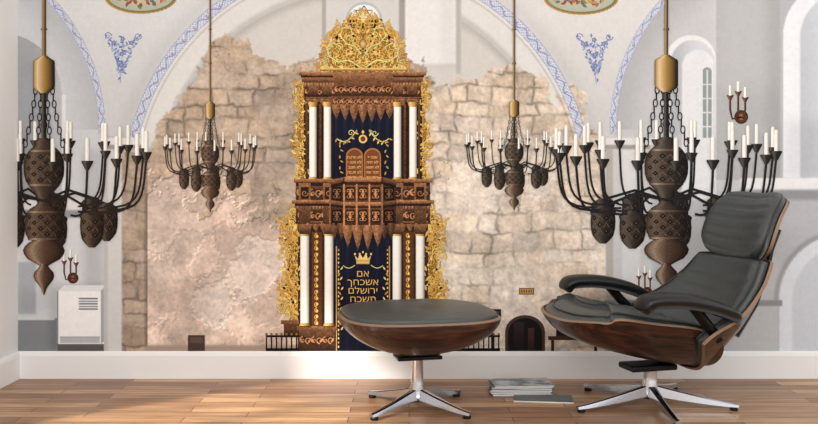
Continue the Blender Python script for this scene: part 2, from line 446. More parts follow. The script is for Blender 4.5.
GOLD = (200, 154, 72); GOLDH = (240, 208, 130); GOLDD = (128, 88, 40)
WOOD = (106, 70, 47); WOODL = (150, 105, 72); WOODD = (48, 31, 23)
NAVY = (24, 27, 44)

# ---------------------------------------------------------------- torah ark
ark = empty('torah_ark', parent=MURAL); ark['label'] = 'tall carved wooden ark with gilded crown, white columns and navy curtains'
b = Bd(); b.disc(364, 19, 18, 17, (190, 192, 192), 1, n=28); b.disc(364, 19, 15.5, 14.5, (232, 240, 243), 2, n=28)
b.rect(346, 382, 19, 36, (190, 192, 192), 1); b.rect(348.5, 379.5, 19, 36, (226, 234, 237), 2)
for k in range(6):
    a = k * math.pi / 3 + math.pi / 6; a2 = a + 2 * math.pi / 3
    b.ribbon([(364 + 10 * math.cos(a), 15 + 9 * math.sin(a)), (364 + 10 * math.cos(a2), 15 + 9 * math.sin(a2))], 1.0, (86, 92, 94), 3)
b.obj('printed_window', MURAL, label='small arched window with a six-pointed star')

def fili(name, inside, x0, x1, y0, y1, cxm, step=5.2, base=None, rad=3.4, parent=ark, layer=8, label=None, wd=1.5, seed=5):
    b = Bd()
    for bs in (base or []): b.add(bs, (132, 92, 44), layer - 1)
    y = y0; rnd = random.Random(seed)
    while y < y1:
        x = x0 + rnd.random() * 2
        while x < x1:
            if inside(x, y):
                r = rad * (.7 + .6 * rnd.random()); a0 = rnd.random() * 6.28; sg = rnd.choice((-1, 1))
                c = mixc(GOLD, rnd.choice((GOLDH, GOLDD, GOLD, GOLD)), .5)
                jx, jy = rnd.uniform(-1, 1), rnd.uniform(-1, 1)
                for (xx, aa, ss) in (((x + jx), a0, sg),) + ((((2 * cxm - x - jx), math.pi - a0, -sg),) if cxm is not None else ()):
                    b.spiral(xx, y + jy, r, aa, 1.35, wd, c, layer + rnd.random() * 2, ss)
                if rnd.random() < .65:
                    la = rnd.uniform(-2.9, -.3); lc = mixc(GOLD, GOLDH, rnd.random())
                    b.leaf(x, y, r * 1.8, r * .6, la, lc, layer + 2.5)
                    if cxm is not None: b.leaf(2 * cxm - x, y, r * 1.8, r * .6, math.pi - la, lc, layer + 2.5)
            x += step
        y += step * .9
    return b.obj(name, parent, M_FINE, label)
HW = [(9, 2), (14, 8), (18, 17), (23, 22), (26, 31), (31, 37), (36, 35), (41, 40), (46, 45), (51, 43), (57, 48), (62, 50), (66, 47), (72, 48)]
def hwc(y):
    for (a, p), (c, d) in zip(HW[:-1], HW[1:]):
        if a <= y <= c: return p + (d - p) * (y - a) / (c - a)
    return 0
basep = [(363 - w * .72, y + 3) for y, w in HW if y > 24] + [(363 + w * .72, y + 3) for y, w in HW[::-1] if y > 24]
basep = [(x, min(y, 72)) for x, y in basep]
fili('crown_ornament', lambda x, y: 363 - x <= hwc(y) - 2, 314, 364, 12, 72, 363, 4.9, [basep], 4.0, label='gilded openwork crown crest', wd=1.7, seed=12)
b = Bd()
for sg in (-1, 1):
    P_ = [(363 + sg * u, v) for u, v in ((3, 67), (14, 60), (25, 62), (34, 56), (36, 48), (29, 43), (22, 47), (25, 53))]; b.ribbon(P_, 2.0, GOLDH, 12, taper=.5)
    P_ = [(363 + sg * u, v) for u, v in ((2, 54), (8, 46), (16, 44), (23, 36), (20, 28), (13, 27), (11, 33))]; b.ribbon(P_, 1.8, GOLDH, 12, taper=.5)
b.disc(363, 44, 4, 5, GOLDH, 13, GOLDD); b.leaf(363, 24, 13, 4, -1.57, GOLDH, 13)
b.obj('crown_scrolls', ark, M_FINE)
b = Bd(); b.rect(320, 406, 68, 71, GOLDH, 13, GOLDD); b.obj('crown_rail', ark, M_FINE)
wb = [[(299, 84), (306, 84), (306, 182), (298, 182), (299, 150), (297, 130), (300, 108)], [(425, 84), (418, 84), (418, 182), (426, 182), (425, 150), (427, 130), (424, 108)]]
fili('gilded_wing', lambda x, y: 294 + 3 * math.sin(y / 8) <= x <= 310, 295, 310, 84, 182, 362, 4.6, wb, 3.4, label='gilded openwork scroll panels flanking the columns', wd=1.6)
def low_in(x, y): return 281 + 4 * math.sin(y / 10.0) + (5 if y < 218 else 0) + (max(0, y - 304) * .3) <= x <= 303
wl = [[(302, 208), (291, 214), (288, 240), (289, 262), (287, 282), (288, 304), (295, 321), (302, 322)], [(423, 208), (434, 214), (437, 240), (436, 262), (438, 282), (437, 304), (430, 321), (423, 322)]]
fili('gilded_wing', low_in, 282, 304, 208, 322, 362.5, 5.4, wl, 4.6, label='gilded leafy scroll wings beside the lower columns', wd=2.0)

b = Bd(); b.rect(304, 422, 98, 182, (44, 28, 20), 10); b.rect(298, 428, 224, 351, (60, 38, 26), 10)
for x in (305.5, 319.2, 403.7, 418):
    b.rect(x, x + 2.2, 104, 182, (104, 68, 42), 11, (74, 46, 30))
b.obj('ark_body', ark, M_CARVE)
def dent(b, x0, x1, y0, y1, n, c, layer):
    w = (x1 - x0) / n
    for i in range(n):
        b.rect(x0 + i * w + w * .15, x0 + i * w + w * .8, y0, y1, mul(c, 1.25), layer, mul(c, .7))
def rosette_row(b, x0, x1, y, r, n, c, layer):
    for i in range(n):
        x = x0 + (x1 - x0) * (i + .5) / n
        b.disc(x, y, r * 1.05, r * .95, mul(c, .42), layer, n=10)
        sg = 1 if i % 2 else -1
        b.spiral(x, y, r * .85, 1.57 * sg, 1.1, r * .36, mul(c, 1.15), layer + .3, sg)
        b.leaf(x, y + r * .7, r * 1.5, r * .5, -1.57 + .5 * sg, mul(c, 1.3), layer + .5)
def swags(b, x0, x1, y0, y1, n, layer, arc=0, lit=1.0):
    w = (x1 - x0) / n
    for i in range(n):
        x = x0 + w * (i + .5); e = y1 + arc * (1 - abs(i - (n - 1) / 2) / ((n - 1) / 2 or 1)); h = w * .62
        la = layer + (i % 2) * .5
        a, bb, c, d = mul(WOODL, lit), mul(WOOD, lit), mul(WOODD, lit), mul(WOODL, lit * 1.25)
        b.add([(x - h, y0), (x + h, y0), (x + h * .55, y0 + (e - y0) * .55), (x, e), (x - h * .55, y0 + (e - y0) * .55)], [a, bb, c, bb, a], la)
        b.add([(x - h * .5, y0), (x + h * .1, y0), (x, e - 1), (x - h * .15, y0 + (e - y0) * .6)], [d, a, c, a], la + .2)
        for k in (.3, .55, .8):
            yy = y0 + (e - y0) * k; hw = h * (1 - k * .85)
            b.ribbon([(x - hw, yy - 1.5), (x, yy + 1), (x + hw, yy - 1.5)], .9, mul(WOODL, lit * .9), la + .3, dark=.5)
b = Bd()
b.rect(299, 426, 72, 75.5, mul(WOODL, 1.2), 16, WOOD); b.rect(301, 424, 75.5, 77.5, WOODD, 16); b.rect(302, 423, 77.5, 82, WOODL, 16, mul(WOOD, .8))
b.rect(304, 421, 82, 97, WOOD, 16, WOODD); dent(b, 304, 421, 83, 87, 38, WOODL, 17); rosette_row(b, 305, 420, 92, 3.0, 26, WOODL, 17)
b.rect(306, 419, 96.5, 100, mul(WOODL, 1), 16, WOODD); swags(b, 306, 333, 99, 106, 4, 16.5); swags(b, 393, 420, 99, 106, 4, 16.5)
b.rect(333, 393, 72, 82, mul(WOODL, 1.1), 18, WOOD); b.rect(335, 391, 82, 97, mul(WOOD, 1.15), 18, mul(WOOD, .5)); rosette_row(b, 335, 391, 89.5, 3.6, 12, WOODL, 19)
for x in (313.5, 327, 398, 412.5): b.rect(x - 6, x + 6, 72, 76, mul(WOODL, 1.25), 19, WOOD); b.rect(x - 5, x + 5, 84, 96, mul(WOODL, 1.0), 18.5, WOODD)
b.obj('cornice', ark, M_CARVE, 'carved walnut-brown cornice')
b = Bd(); b.rect(331, 395, 96, 106, WOOD, 19, WOODL); rosette_row(b, 333, 393, 101.5, 3.2, 14, WOODL, 20)
swags(b, 332, 394, 105, 119, 7, 20, 5)
b.obj('valance', ark, M_CARVE, 'carved valance with draped pointed folds')
b = Bd(); b.rect(333, 393, 112, 182, NAVY, 12, (18, 20, 34))
for k in range(7): b.rect(335 + k * 8.5, 338 + k * 8.5, 118, 182, (32, 36, 56), 12.5, (20, 22, 38))
for sg in (-1, 1):
    P_ = [(363 + sg * (6 + 20 * t), 130 + 9 * math.sin(t * 2.6) + t * 4) for t in [i / 10 for i in range(11)]]
    b.ribbon(P_, 1.1, GOLDH, 13)
    for i, (x, y) in enumerate(P_): b.leaf(x, y, 4, 1.7, 1.2 + sg * .8 * (1 if i % 2 else -1), GOLDH if i % 2 else GOLD, 13.5)
    for t in range(6):
        b.leaf(363 + sg * 23, 144 + t * 5.5, 4, 1.6, 1.2 + sg * (.7 if t % 2 else -.4), GOLD, 13.5)
    b.spiral(363 + sg * 12, 133, 3.4, 0, 1.2, 1.1, GOLDH, 14, sg)
b.disc(363, 139, 4.3, 4.3, GOLD, 14, GOLDH); b.disc(363, 139, 2.4, 2.6, (120, 50, 40), 14.5); b.leaf(363, 134, 4, 2.6, -1.57, GOLDH, 14.5)
b.obj('curtain', ark, None, 'upper navy curtain embroidered with gold leaves')
b = Bd()
for x0, x1 in ((346, 363), (364, 381)):
    cxm = (x0 + x1) / 2; w = (x1 - x0) / 2
    arc = [(cxm - w * math.cos(a), 156 - 8 * math.sin(a)) for a in [math.pi * i / 10 for i in range(11)]]
    b.add(arc + [(x1, 181), (x0, 181)], (176, 116, 66), 15)
    arc = [(cxm - (w - 1.3) * math.cos(a), 156.5 - 6.8 * math.sin(a)) for a in [math.pi * i / 10 for i in range(11)]]
    b.add(arc + [(x1 - 1.3, 180), (x0 + 1.3, 180)], (124, 72, 46), 15.5)
for j, (t1, t2) in enumerate((('לא תרצח', 'אנכי יי'), ('לא תנאף', 'לא יהיה'), ('לא תגנב', 'לא תשא'), ('לא תענה', 'זכור את'), ('לא תחמד', 'כבד את'))):
    b.text(t2[::-1], 372.5, 158.5 + j * 5, 3.8, (226, 184, 110), 16); b.text(t1[::-1], 354.5, 158.5 + j * 5, 3.8, (226, 184, 110), 16)
b.obj('stone_tablets', ark, None, 'reddish twin tablets with gold lettering')
b = Bd(); b.rect(333, 393, 234, 351, NAVY, 12, (16, 18, 32))
for k in range(6): b.rect(336 + k * 10, 339 + k * 10, 240, 351, (30, 34, 52), 12.5, (20, 22, 38))
for x in (336, 389): b.rect(x, x + 1, 246, 351, GOLD, 13)
for k in range(24):
    for x in (338.6, 387.6): b.disc(x, 250 + k * 4.2, .8, 1.2, GOLDH if k % 2 else GOLD, 13.2, n=6)
CR = lambda pts: [(363 + (x - 363) * .8, 258 + (y - 259) * .8) for x, y in pts]
b.add(CR([(355, 265), (371, 265), (373, 256), (369, 260), (367, 253), (363, 259), (359, 253), (357, 260), (353, 256)]), [GOLDD, GOLDD] + [GOLDH] * 7, 14)
b.rect(356.5, 369.5, 261.5, 264, GOLDH, 14.5, GOLD)
for x in (355, 359.8, 363, 366.2, 371): b.disc(x, 254 - (2 if x == 363 else 0), 1.0, 1.2, GOLDH, 14.6, n=8)
for sg in (-1, 1):
    for t in range(13):
        b.leaf(363 + sg * (22.4 + .6 * math.sin(t)), 270 + t * 5, 4.2, 1.6, -1.57 + sg * (.6 if t % 2 else -.6), GOLD if t % 2 else GOLDH, 13.4)
    P_ = [(363 + sg * (8 + 12 * t), 265 + 3 * math.sin(t * 3)) for t in [i / 8 for i in range(9)]]; b.ribbon(P_, .9, GOLDH, 13.6)
b.obj('curtain', ark, None, 'lower navy curtain embroidered with gold crown')
b = Bd()
for body, y in (('אם', 276.5), ('אשכחך', 285.0), ('ירושלם', 293.5), ('תשכח', 302.0)):
    b.text(body[::-1], 363, y, 9.3, (228, 188, 108), 15, -.004, 1.12)
b.obj('embroidered_lettering', ark, None, 'gold hebrew lettering')
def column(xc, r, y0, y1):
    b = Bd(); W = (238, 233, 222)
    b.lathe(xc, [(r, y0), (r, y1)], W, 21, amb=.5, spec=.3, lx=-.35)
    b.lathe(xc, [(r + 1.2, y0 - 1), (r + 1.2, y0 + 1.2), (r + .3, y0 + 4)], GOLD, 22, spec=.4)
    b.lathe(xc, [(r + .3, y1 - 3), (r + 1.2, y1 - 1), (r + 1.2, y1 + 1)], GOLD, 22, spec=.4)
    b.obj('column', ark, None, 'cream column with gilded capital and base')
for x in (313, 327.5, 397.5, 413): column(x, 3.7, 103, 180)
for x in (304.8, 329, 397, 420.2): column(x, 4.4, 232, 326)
for xc in (317, 408.5):
    b = Bd(); b.rect(xc - 5, xc + 5, 232, 326, (96, 58, 34), 14)
    for k in range(15):
        y = 236 + k * 6.2; b.spiral(xc, y, 2.8, 1.57 if k % 2 else -1.57, 1.1, 1.3, GOLD, 15, 1 if k % 2 else -1); b.leaf(xc, y + 2, 4, 1.8, -1.57, GOLDH, 15.5)
    b.obj('carved_strip', ark, M_FINE)
b = Bd()
b.rect(294, 432, 179, 182.5, mul(WOODL, 1.2), 24, WOOD); b.rect(296, 430, 182.5, 186, WOODD, 24); b.rect(296, 430, 186, 201, WOOD, 24, mul(WOOD, .5))
rosette_row(b, 297, 429, 193, 4.6, 21, WOODL, 25)
b.rect(292, 434, 200, 203.5, mul(WOODL, 1.15), 26, WOOD); b.rect(295, 431, 203.5, 206, WOODD, 26); b.rect(296, 430, 206, 224, mul(WOOD, .9), 24, mul(WOOD, .4))
dent(b, 296, 430, 206, 209.5, 42, WOODL, 25); rosette_row(b, 298, 428, 215.5, 4.2, 22, WOODL, 25)
b.rect(298, 428, 221, 224, WOODL, 25.5, WOODD); swags(b, 298, 334, 223, 232, 5, 25); swags(b, 392, 428, 223, 232, 5, 25)
for x in (304.8, 329, 397, 420.2):
    b.rect(x - 6, x + 6, 183, 224, mul(WOODL, 1.0), 25.6, mul(WOOD, .7)); b.rect(x - 4, x + 4, 187, 199, WOODD, 25.8); b.spiral(x, 193, 3.6, 0, 1.2, 1.4, WOODL, 26)
    b.rect(x - 7.5, x + 7.5, 200, 203.5, mul(WOODL, 1.35), 26.5, WOOD)
    b.add([(x - 7, 224), (x + 7, 224), (x + 5, 234), (x - 5, 234)], [WOODL, WOODL, WOODD, WOODD], 26)
b.obj('balcony_cornice', ark, M_CARVE, 'deep carved wooden middle cornice')
b = Bd()
def facet(xa, xb, slant, lit):
    def sl(t, y, up):
        k = (1 - t) if slant < 0 else (t if slant > 0 else 0)
        return y + (up * 3.0 * k)
    def band_(y0, y1, c0, c1, lay, g=0):
        b.add([(xa - g, sl(0, y0, 1 if y0 < 200 else -.6)), (xb + g, sl(1, y0, 1 if y0 < 200 else -.6)), (xb + g, sl(1, y1, 1 if y1 < 200 else -.6)), (xa - g, sl(0, y1, 1 if y1 < 200 else -.6))], [mul(c0, lit), mul(c0, lit), mul(c1, lit), mul(c1, lit)], lay)
    band_(177, 182, mul(WOODL, 1.25), WOOD, 31, .6); band_(182, 185, WOODD, WOODD, 30); band_(185, 203, WOOD, mul(WOOD, .7), 30)
    band_(202, 206, mul(WOODL, 1.25), WOOD, 31, .8); band_(206, 208, WOODD, WOODD, 30); band_(208, 226, mul(WOOD, .95), mul(WOOD, .5), 30)
    n = 3 if slant == 0 else 1; w = (xb - xa) / n
    for i in range(n):
        cx = xa + w * (i + .5)
        for cy in (193.5, 216):
            hw = w * .36
            b.add([(cx - hw, cy - 6.5), (cx + hw, cy - 6.5), (cx + hw, cy + 6.5), (cx - hw, cy + 6.5)], mul(WOODD, lit), 31)
            for sg in (-1, 1):
                b.spiral(cx + sg * hw * .45, cy - 2.4, 2.9, 1.57, 1.1, 1.2, mul(WOODL, 1.15 * lit), 31.5, sg); b.spiral(cx + sg * hw * .45, cy + 3, 2.6, -1.57, 1.1, 1.1, mul(WOODL, 1.05 * lit), 31.5, -sg)
            b.leaf(cx, cy + 5, 10, 2.6, -1.57, mul(WOODL, 1.25 * lit), 31.8)
        b.rect(xa + w * i - .7, xa + w * i + .9, 184, 226, mul(WOODL, 1.2 * lit), 31.9)
facet(330, 344, -1, .78); facet(344, 382, 0, 1.12); facet(382, 396, 1, .66)
b.rect(381.4, 383, 184, 226, mul(WOODL, 1.0), 32)
b.obj('pulpit_bay', ark, M_CARVE, 'projecting bay with angled carved panels')
b = Bd(); swags(b, 331, 345, 223, 240, 2, 30, 0, .78); swags(b, 381, 395, 223, 240, 2, 30, 0, .66); swags(b, 343, 383, 225, 247, 4, 31.5, 5, 1.1)
b.obj('hanging_folds', ark, M_CARVE, 'carved wooden draped folds below the bay')
for x0, x1, s0, s1, t0, t1 in ((297, 337, 281, 299, 284, 298), (389, 429, 428, 446, 429, 442)):
    b = Bd()
    b.rect(x0, x1, 326, 330, WOODL, 22, WOOD); b.rect(x0 + 2, x1 - 2, 330, 351, WOOD, 21, WOODD); rosette_row(b, x0 + 3, x1 - 3, 340, 4.2, 6, WOODL, 23)
    b.rect(s0, s1, 320, 324, WOODL, 20, WOOD); b.rect(t0, t1, 324, 336, WOOD, 20, WOODD)
    b.obj('plinth', ark, M_CARVE)
for x0, x1 in ((266, 300), (428, 500)):
    b = Bd()
    b.rect(x0, x1, 335, 337, (30, 26, 26), 24); b.rect(x0, x1, 348, 351, (30, 26, 26), 24)
    x = x0
    while x < x1: b.rect(x, x + 1.3, 335, 351, (28, 24, 24), 24); b.disc(x + .6, 334, 1.3, 1.3, (130, 104, 56), 25, n=8); x += 5
    b.obj('iron_railing', MURAL, label='low black iron railing')

# ---------------------------------------------------------------- small printed things
def medallion(cx, cy, rx, ry, s):
    b = Bd(); rnd = random.Random(s)
    b.disc(cx, cy, rx, ry, (196, 162, 88), 2, n=40); b.disc(cx, cy, rx - 1.5, ry - 1.2, (112, 124, 84), 3, n=40)
    b.disc(cx, cy, rx - 4, ry - 3, (214, 196, 168), 4, (176, 184, 168), n=40)
    for k in range(60):
        a = rnd.random() * 6.28; q = rnd.random() ** .5 * .8
        x = cx + (rx - 7) * q * math.cos(a); y = cy + (ry - 6) * q * math.sin(a)
        b.leaf(x, y, 6, 3, rnd.random() * 6.28, rnd.choice([(104, 130, 84), (182, 118, 92), (92, 122, 128), (196, 156, 92), (158, 82, 72), (120, 144, 100)]), 5 + rnd.random())
    for k in range(44):
        a = k / 44 * 6.283
        b.leaf(cx + (rx - 2.6) * math.cos(a), cy + (ry - 2) * math.sin(a), 3.4, 1.8, a + 1.2, (150, 140, 70) if k % 2 else (186, 112, 84), 7)
    b.obj('painted_medallion', MURAL, label='oval painted medallion with gold border')
medallion(141, -4, 37, 18, 3); medallion(581, -3, 38, 18, 9)
def bouquet(cx, cy, s, tilt):
    b = Bd(); rnd = random.Random(s); BL = (108, 130, 184); BL2 = (146, 162, 202)
    T = lambda u, v: (cx + u + v * tilt, cy + v)
    b.ribbon([T(0, -18), T(1, -4), T(-1, 10), T(0, 26)], .9, BL2, 3, dark=.8)
    for sg in (-1, 1):
        for (v0, w) in ((-14, 16), (-6, 12), (4, 8), (12, 4)):
            P_ = [T(sg * w * t, v0 + 3 - 9 * t * t) for t in [i / 6 for i in range(7)]]; b.ribbon(P_, .7, BL2, 3, dark=.8)
            for i, (x, y) in enumerate(P_[1:]):
                b.leaf(x, y, 4, 1.7, rnd.uniform(-2.8, -.3), BL if i % 2 else BL2, 4 + rnd.random())
                b.leaf(x, y, 3, 1.4, rnd.uniform(.3, 2.8), BL2, 4 + rnd.random())
        b.spiral(*T(sg * 15, -21), 4, 0, 1.3, .9, BL, 4, sg)
    for k in range(9):
        b.leaf(*T(rnd.uniform(-3, 3), -20 + k * 5), 4.6, 1.8, rnd.uniform(0, 6.28), BL, 5)
    for (u, v) in ((0, -18), (-9, -14), (9, -14), (0, -3), (0, 8)):
        for k in range(5):
            b.leaf(*T(u, v), 3, 1.9, k * 1.257, BL, 6)
        b.disc(*T(u, v), 1.0, 1.0, (200, 176, 130), 7, n=8)
    b.obj('floral_ornament', MURAL, label='blue painted floral bouquet ornament')
bouquet(122, 57, 4, -.05); bouquet(595, 58, 8, .05)
b = Bd()
arc = [(525 - 20 * math.cos(a), 332 - 17 * math.sin(a)) for a in [math.pi * i / 14 for i in range(15)]]
b.add(arc + [(545, 351), (505, 351)], (70, 52, 44), 2)
arc = [(525 - 17 * math.cos(a), 333 - 15 * math.sin(a)) for a in [math.pi * i / 14 for i in range(15)]]
b.add(arc + [(542, 351), (508, 351)], (26, 22, 24), 3); b.rect(514, 524, 322, 351, (50, 38, 38), 4, (26, 22, 24)); b.rect(528, 534, 328, 351, (80, 48, 40), 4, (40, 28, 28))
b.obj('printed_doorway', MURAL, label='dark arched doorway')
b = Bd(); b.rect(519, 534, 288, 294.5, (96, 66, 44), 3); b.rect(520, 533, 289, 293.5, (196, 152, 84), 4)
for k in range(5): b.rect(521 + k * 2.4, 522.4 + k * 2.4, 290, 292.4, (96, 66, 44), 5)
b.obj('wall_plaque', MURAL, label='small brass plaque')
b = Bd(); b.rect(484, 501, 309, 319, (34, 32, 34), 26); b.rect(486, 499, 311, 317, (70, 68, 70), 27); b.rect(491, 493, 319, 351, (34, 32, 34), 25)
b.obj('loudspeaker', MURAL, label='small black box on a stand')
b = Bd(); b.rect(548, 600, 336, 340, (74, 50, 38), 4); b.rect(551, 554, 340, 351, (54, 36, 28), 3); b.rect(594, 597, 340, 351, (54, 36, 28), 3)
b.rect(556, 570, 326, 336, (40, 34, 36), 4); b.rect(574, 586, 329, 336, (110, 60, 48), 4); b.lathe(563, [(3, 318), (5, 322), (3, 326)], (140, 116, 80), 5)
b.obj('printed_table', MURAL, label='dark wooden table with books and vessels')

def candle_cup(bm, x, y, s, layer, bc=(30, 26, 26)):
    bm.lathe(x, [(5.6 * s, y), (5.8 * s, y + 1.2 * s), (4.0 * s, y + 4.5 * s), (1.6 * s, y + 9 * s)], bc, layer, n=6, amb=.6, spec=.25)
def candle(x, y, s, layer, parent, h=21):
    b = Bd(); b.lathe(x, [(1.3 * s, y - h * s), (2.1 * s, y - h * s + 1.5 * s), (2.1 * s, y + .6)], (230, 227, 218), layer, n=6, amb=.65, spec=0)
    b.obj('candle', parent)
def sconce(cx, cy, s, label):
    root = empty('wall_sconce', parent=MURAL); root['label'] = label
    b = Bd(); br = (86, 54, 38)
    b.disc(cx + 4 * s, cy, 7 * s, 7 * s, (120, 76, 52), 5, (60, 36, 26)); b.disc(cx + 4 * s, cy, 3 * s, 3 * s, (150, 104, 74), 6)
    b.obj('wall_plate', root)
    for (u, v) in ((-7, -22), (1, -26), (8, -20)):
        b = Bd(); b.ribbon([(cx + 4 * s, cy), (cx + u * .7 * s, cy + 2 * s), (cx + u * s, cy - 7 * s), (cx + u * s, cy + v * s)], 2 * s, br, 7)
        candle_cup(b, cx + u * s, cy + v * s, .6 * s, 8, br); b.obj('arm', root); candle(cx + u * s, cy + v * s, .75 * s, 9, root, 13)
sconce(737, 117, 1, 'bronze wall sconce with three candles')
sconce(70, 278, .8, 'small bronze wall sconce with candles')
sconce(644, 292, .75, 'small dark wall sconce with candles')

# ---------------------------------------------------------------- chandeliers
def chandelier(cx, yc, sx, sy, nO, nI, dark, label, rodw, seed, kv=.05):
    root = empty('chandelier', parent=MURAL); root['label'] = label
    Xf = lambda u: cx + u * sx; Yf = lambda v: yc + v * sy
    BR = (160, 124, 68)
    BZ = mixc(dark, (120, 92, 70), .26)
    def pierced(b, v0, v1, n, m, layer, Rr, xc=None):
        for j in range(m):
            for i in range(n):
                a = -1.2 + 2.4 * (i + .5) / n
                x = (Xf(0) if xc is None else xc) + Rr * sx * math.sin(a); y = Yf(v0 + (v1 - v0) * (j + .5) / m)
                r = Rr * sx * 1.0 / n * math.cos(a) ** .6 + .2; h = (v1 - v0) / m * sy * .42
                k_ = .6 + .5 * math.cos(a + .5); c = mul(mixc(dark, (150, 118, 90), .5), k_)
                if j % 2 == i % 2: b.add([(x, y - h), (x + r, y), (x, y + h), (x - r, y)], [mul(dark, .5)] * 4, layer); b.disc(x, y, r * .35, h * .35, c, layer + .2, n=6)
                else: b.ribbon([(x - r, y + h), (x, y - h * .6), (x + r, y + h)], r * .5, c, layer)
    def rim(b, v, r, c, layer):
        b.lathe(cx, [(r * sx, Yf(v - 1)), ((r + 1) * sx, Yf(v)), (r * sx, Yf(v + 1))], c, layer, spec=.4)
    def lat(name, prof, c, layer, mat=None, sc=None, rims=(), **k):
        b = Bd(); b.lathe(cx, [(r * sx, Yf(v)) for r, v in prof], c, layer, **k)
        if sc: pierced(b, *sc[:2], *sc[2:4], layer + .4, sc[4])
        for (v, r) in rims: rim(b, v, r, mixc(c, (150, 120, 90), .4), layer + .7)
        return b.obj(name, root, mat)
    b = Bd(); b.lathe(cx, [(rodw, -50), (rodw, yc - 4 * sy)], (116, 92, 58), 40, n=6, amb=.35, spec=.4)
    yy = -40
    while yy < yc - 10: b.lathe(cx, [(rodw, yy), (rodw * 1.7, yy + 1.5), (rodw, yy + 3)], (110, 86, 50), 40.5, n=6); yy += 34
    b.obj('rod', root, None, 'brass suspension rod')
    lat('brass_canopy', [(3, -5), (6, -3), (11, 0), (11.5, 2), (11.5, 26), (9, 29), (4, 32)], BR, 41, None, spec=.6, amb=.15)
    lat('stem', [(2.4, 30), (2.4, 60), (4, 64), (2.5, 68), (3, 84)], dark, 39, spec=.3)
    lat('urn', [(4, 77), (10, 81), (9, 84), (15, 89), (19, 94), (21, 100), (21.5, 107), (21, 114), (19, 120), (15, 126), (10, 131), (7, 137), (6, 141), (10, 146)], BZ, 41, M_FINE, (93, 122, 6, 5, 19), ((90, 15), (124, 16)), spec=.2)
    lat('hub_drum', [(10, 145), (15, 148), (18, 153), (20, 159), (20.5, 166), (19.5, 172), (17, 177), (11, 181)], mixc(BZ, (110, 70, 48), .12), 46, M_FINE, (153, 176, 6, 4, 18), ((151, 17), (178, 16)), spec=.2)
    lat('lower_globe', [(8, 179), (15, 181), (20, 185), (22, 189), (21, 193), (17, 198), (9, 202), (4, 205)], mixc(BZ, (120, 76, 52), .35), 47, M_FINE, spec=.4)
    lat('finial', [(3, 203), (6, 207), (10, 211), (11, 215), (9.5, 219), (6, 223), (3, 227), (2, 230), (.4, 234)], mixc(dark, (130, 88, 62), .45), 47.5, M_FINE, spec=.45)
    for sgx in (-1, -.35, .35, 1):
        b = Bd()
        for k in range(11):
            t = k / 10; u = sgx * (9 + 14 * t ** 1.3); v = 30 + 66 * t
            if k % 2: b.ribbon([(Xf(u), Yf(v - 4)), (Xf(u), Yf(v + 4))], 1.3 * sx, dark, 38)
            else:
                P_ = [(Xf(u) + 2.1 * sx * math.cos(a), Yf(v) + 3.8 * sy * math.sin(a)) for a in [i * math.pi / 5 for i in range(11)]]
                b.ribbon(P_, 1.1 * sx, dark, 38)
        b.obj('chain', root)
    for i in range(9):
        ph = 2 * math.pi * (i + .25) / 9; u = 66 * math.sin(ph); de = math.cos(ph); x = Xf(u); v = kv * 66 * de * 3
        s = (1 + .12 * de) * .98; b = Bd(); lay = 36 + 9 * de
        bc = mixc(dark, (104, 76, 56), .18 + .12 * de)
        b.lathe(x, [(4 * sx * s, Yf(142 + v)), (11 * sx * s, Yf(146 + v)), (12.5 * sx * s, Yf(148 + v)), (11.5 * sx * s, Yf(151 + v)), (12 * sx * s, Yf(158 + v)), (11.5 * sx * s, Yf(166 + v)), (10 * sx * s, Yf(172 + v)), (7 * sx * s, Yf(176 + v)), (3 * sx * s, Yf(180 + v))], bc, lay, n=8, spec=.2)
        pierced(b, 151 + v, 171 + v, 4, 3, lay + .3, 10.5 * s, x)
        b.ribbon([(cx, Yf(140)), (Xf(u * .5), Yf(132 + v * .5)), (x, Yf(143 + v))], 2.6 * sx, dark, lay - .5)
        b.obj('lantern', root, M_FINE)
    def arm(ph, R0, vtop, rin, s):
        de = math.cos(ph); u = R0 * math.sin(ph); v = kv * R0 * de * 2
        ui = rin * math.sin(ph); b = Bd(); lay = 37 + 9 * de
        P_ = []
        for t in [i / 9 for i in range(10)]:
            P0 = (ui, 148 + kv * rin * de * 2); P1 = (u * 1.0, 150 + v); P2 = (u * .96, 132 + v); P3 = (u, vtop + 8 + v)
            q = [(1 - t) ** 3, 3 * t * (1 - t) ** 2, 3 * t * t * (1 - t), t ** 3]
            P_.append((Xf(sum(a * p[0] for a, p in zip(q, (P0, P1, P2, P3)))), Yf(sum(a * p[1] for a, p in zip(q, (P0, P1, P2, P3))))))
        b.ribbon(P_, 2.2 * sx * s, dark, lay, dark=.7)
        candle_cup(b, Xf(u), Yf(vtop + v), sx * s, lay + .3, dark); b.obj('arm', root)
        candle(Xf(u), Yf(vtop + v), sx * s, lay + .2, root, 21 * sy / sx)
    for i in range(nO):
        ph = 2 * math.pi * (i + .25) / nO; arm(ph, 108, 90, 66, 1 + .1 * math.cos(ph))
    for i in range(nI):
        ph = 2 * math.pi * (i + .5) / nI; arm(ph, 80, 85, 44, .92 + .08 * math.cos(ph))
chandelier(44.5, 61, .95, 1, 18, 10, (42, 35, 31), 'large dark bronze chandelier with white candles on a brass rod', 2.1, 1)
chandelier(666, 60, 1.02, 1, 18, 10, (36, 34, 34), 'large dark bronze chandelier with lantern cups and white candles', 1.9, 2)
chandelier(210.5, 104, .42, .465, 16, 8, (56, 45, 39), 'smaller bronze chandelier hanging before the stone wall', 1.0, 3)
chandelier(514, 102, .44, .465, 16, 8, (42, 42, 38), 'smaller dark green bronze chandelier before the stone wall', 1.2, 4)

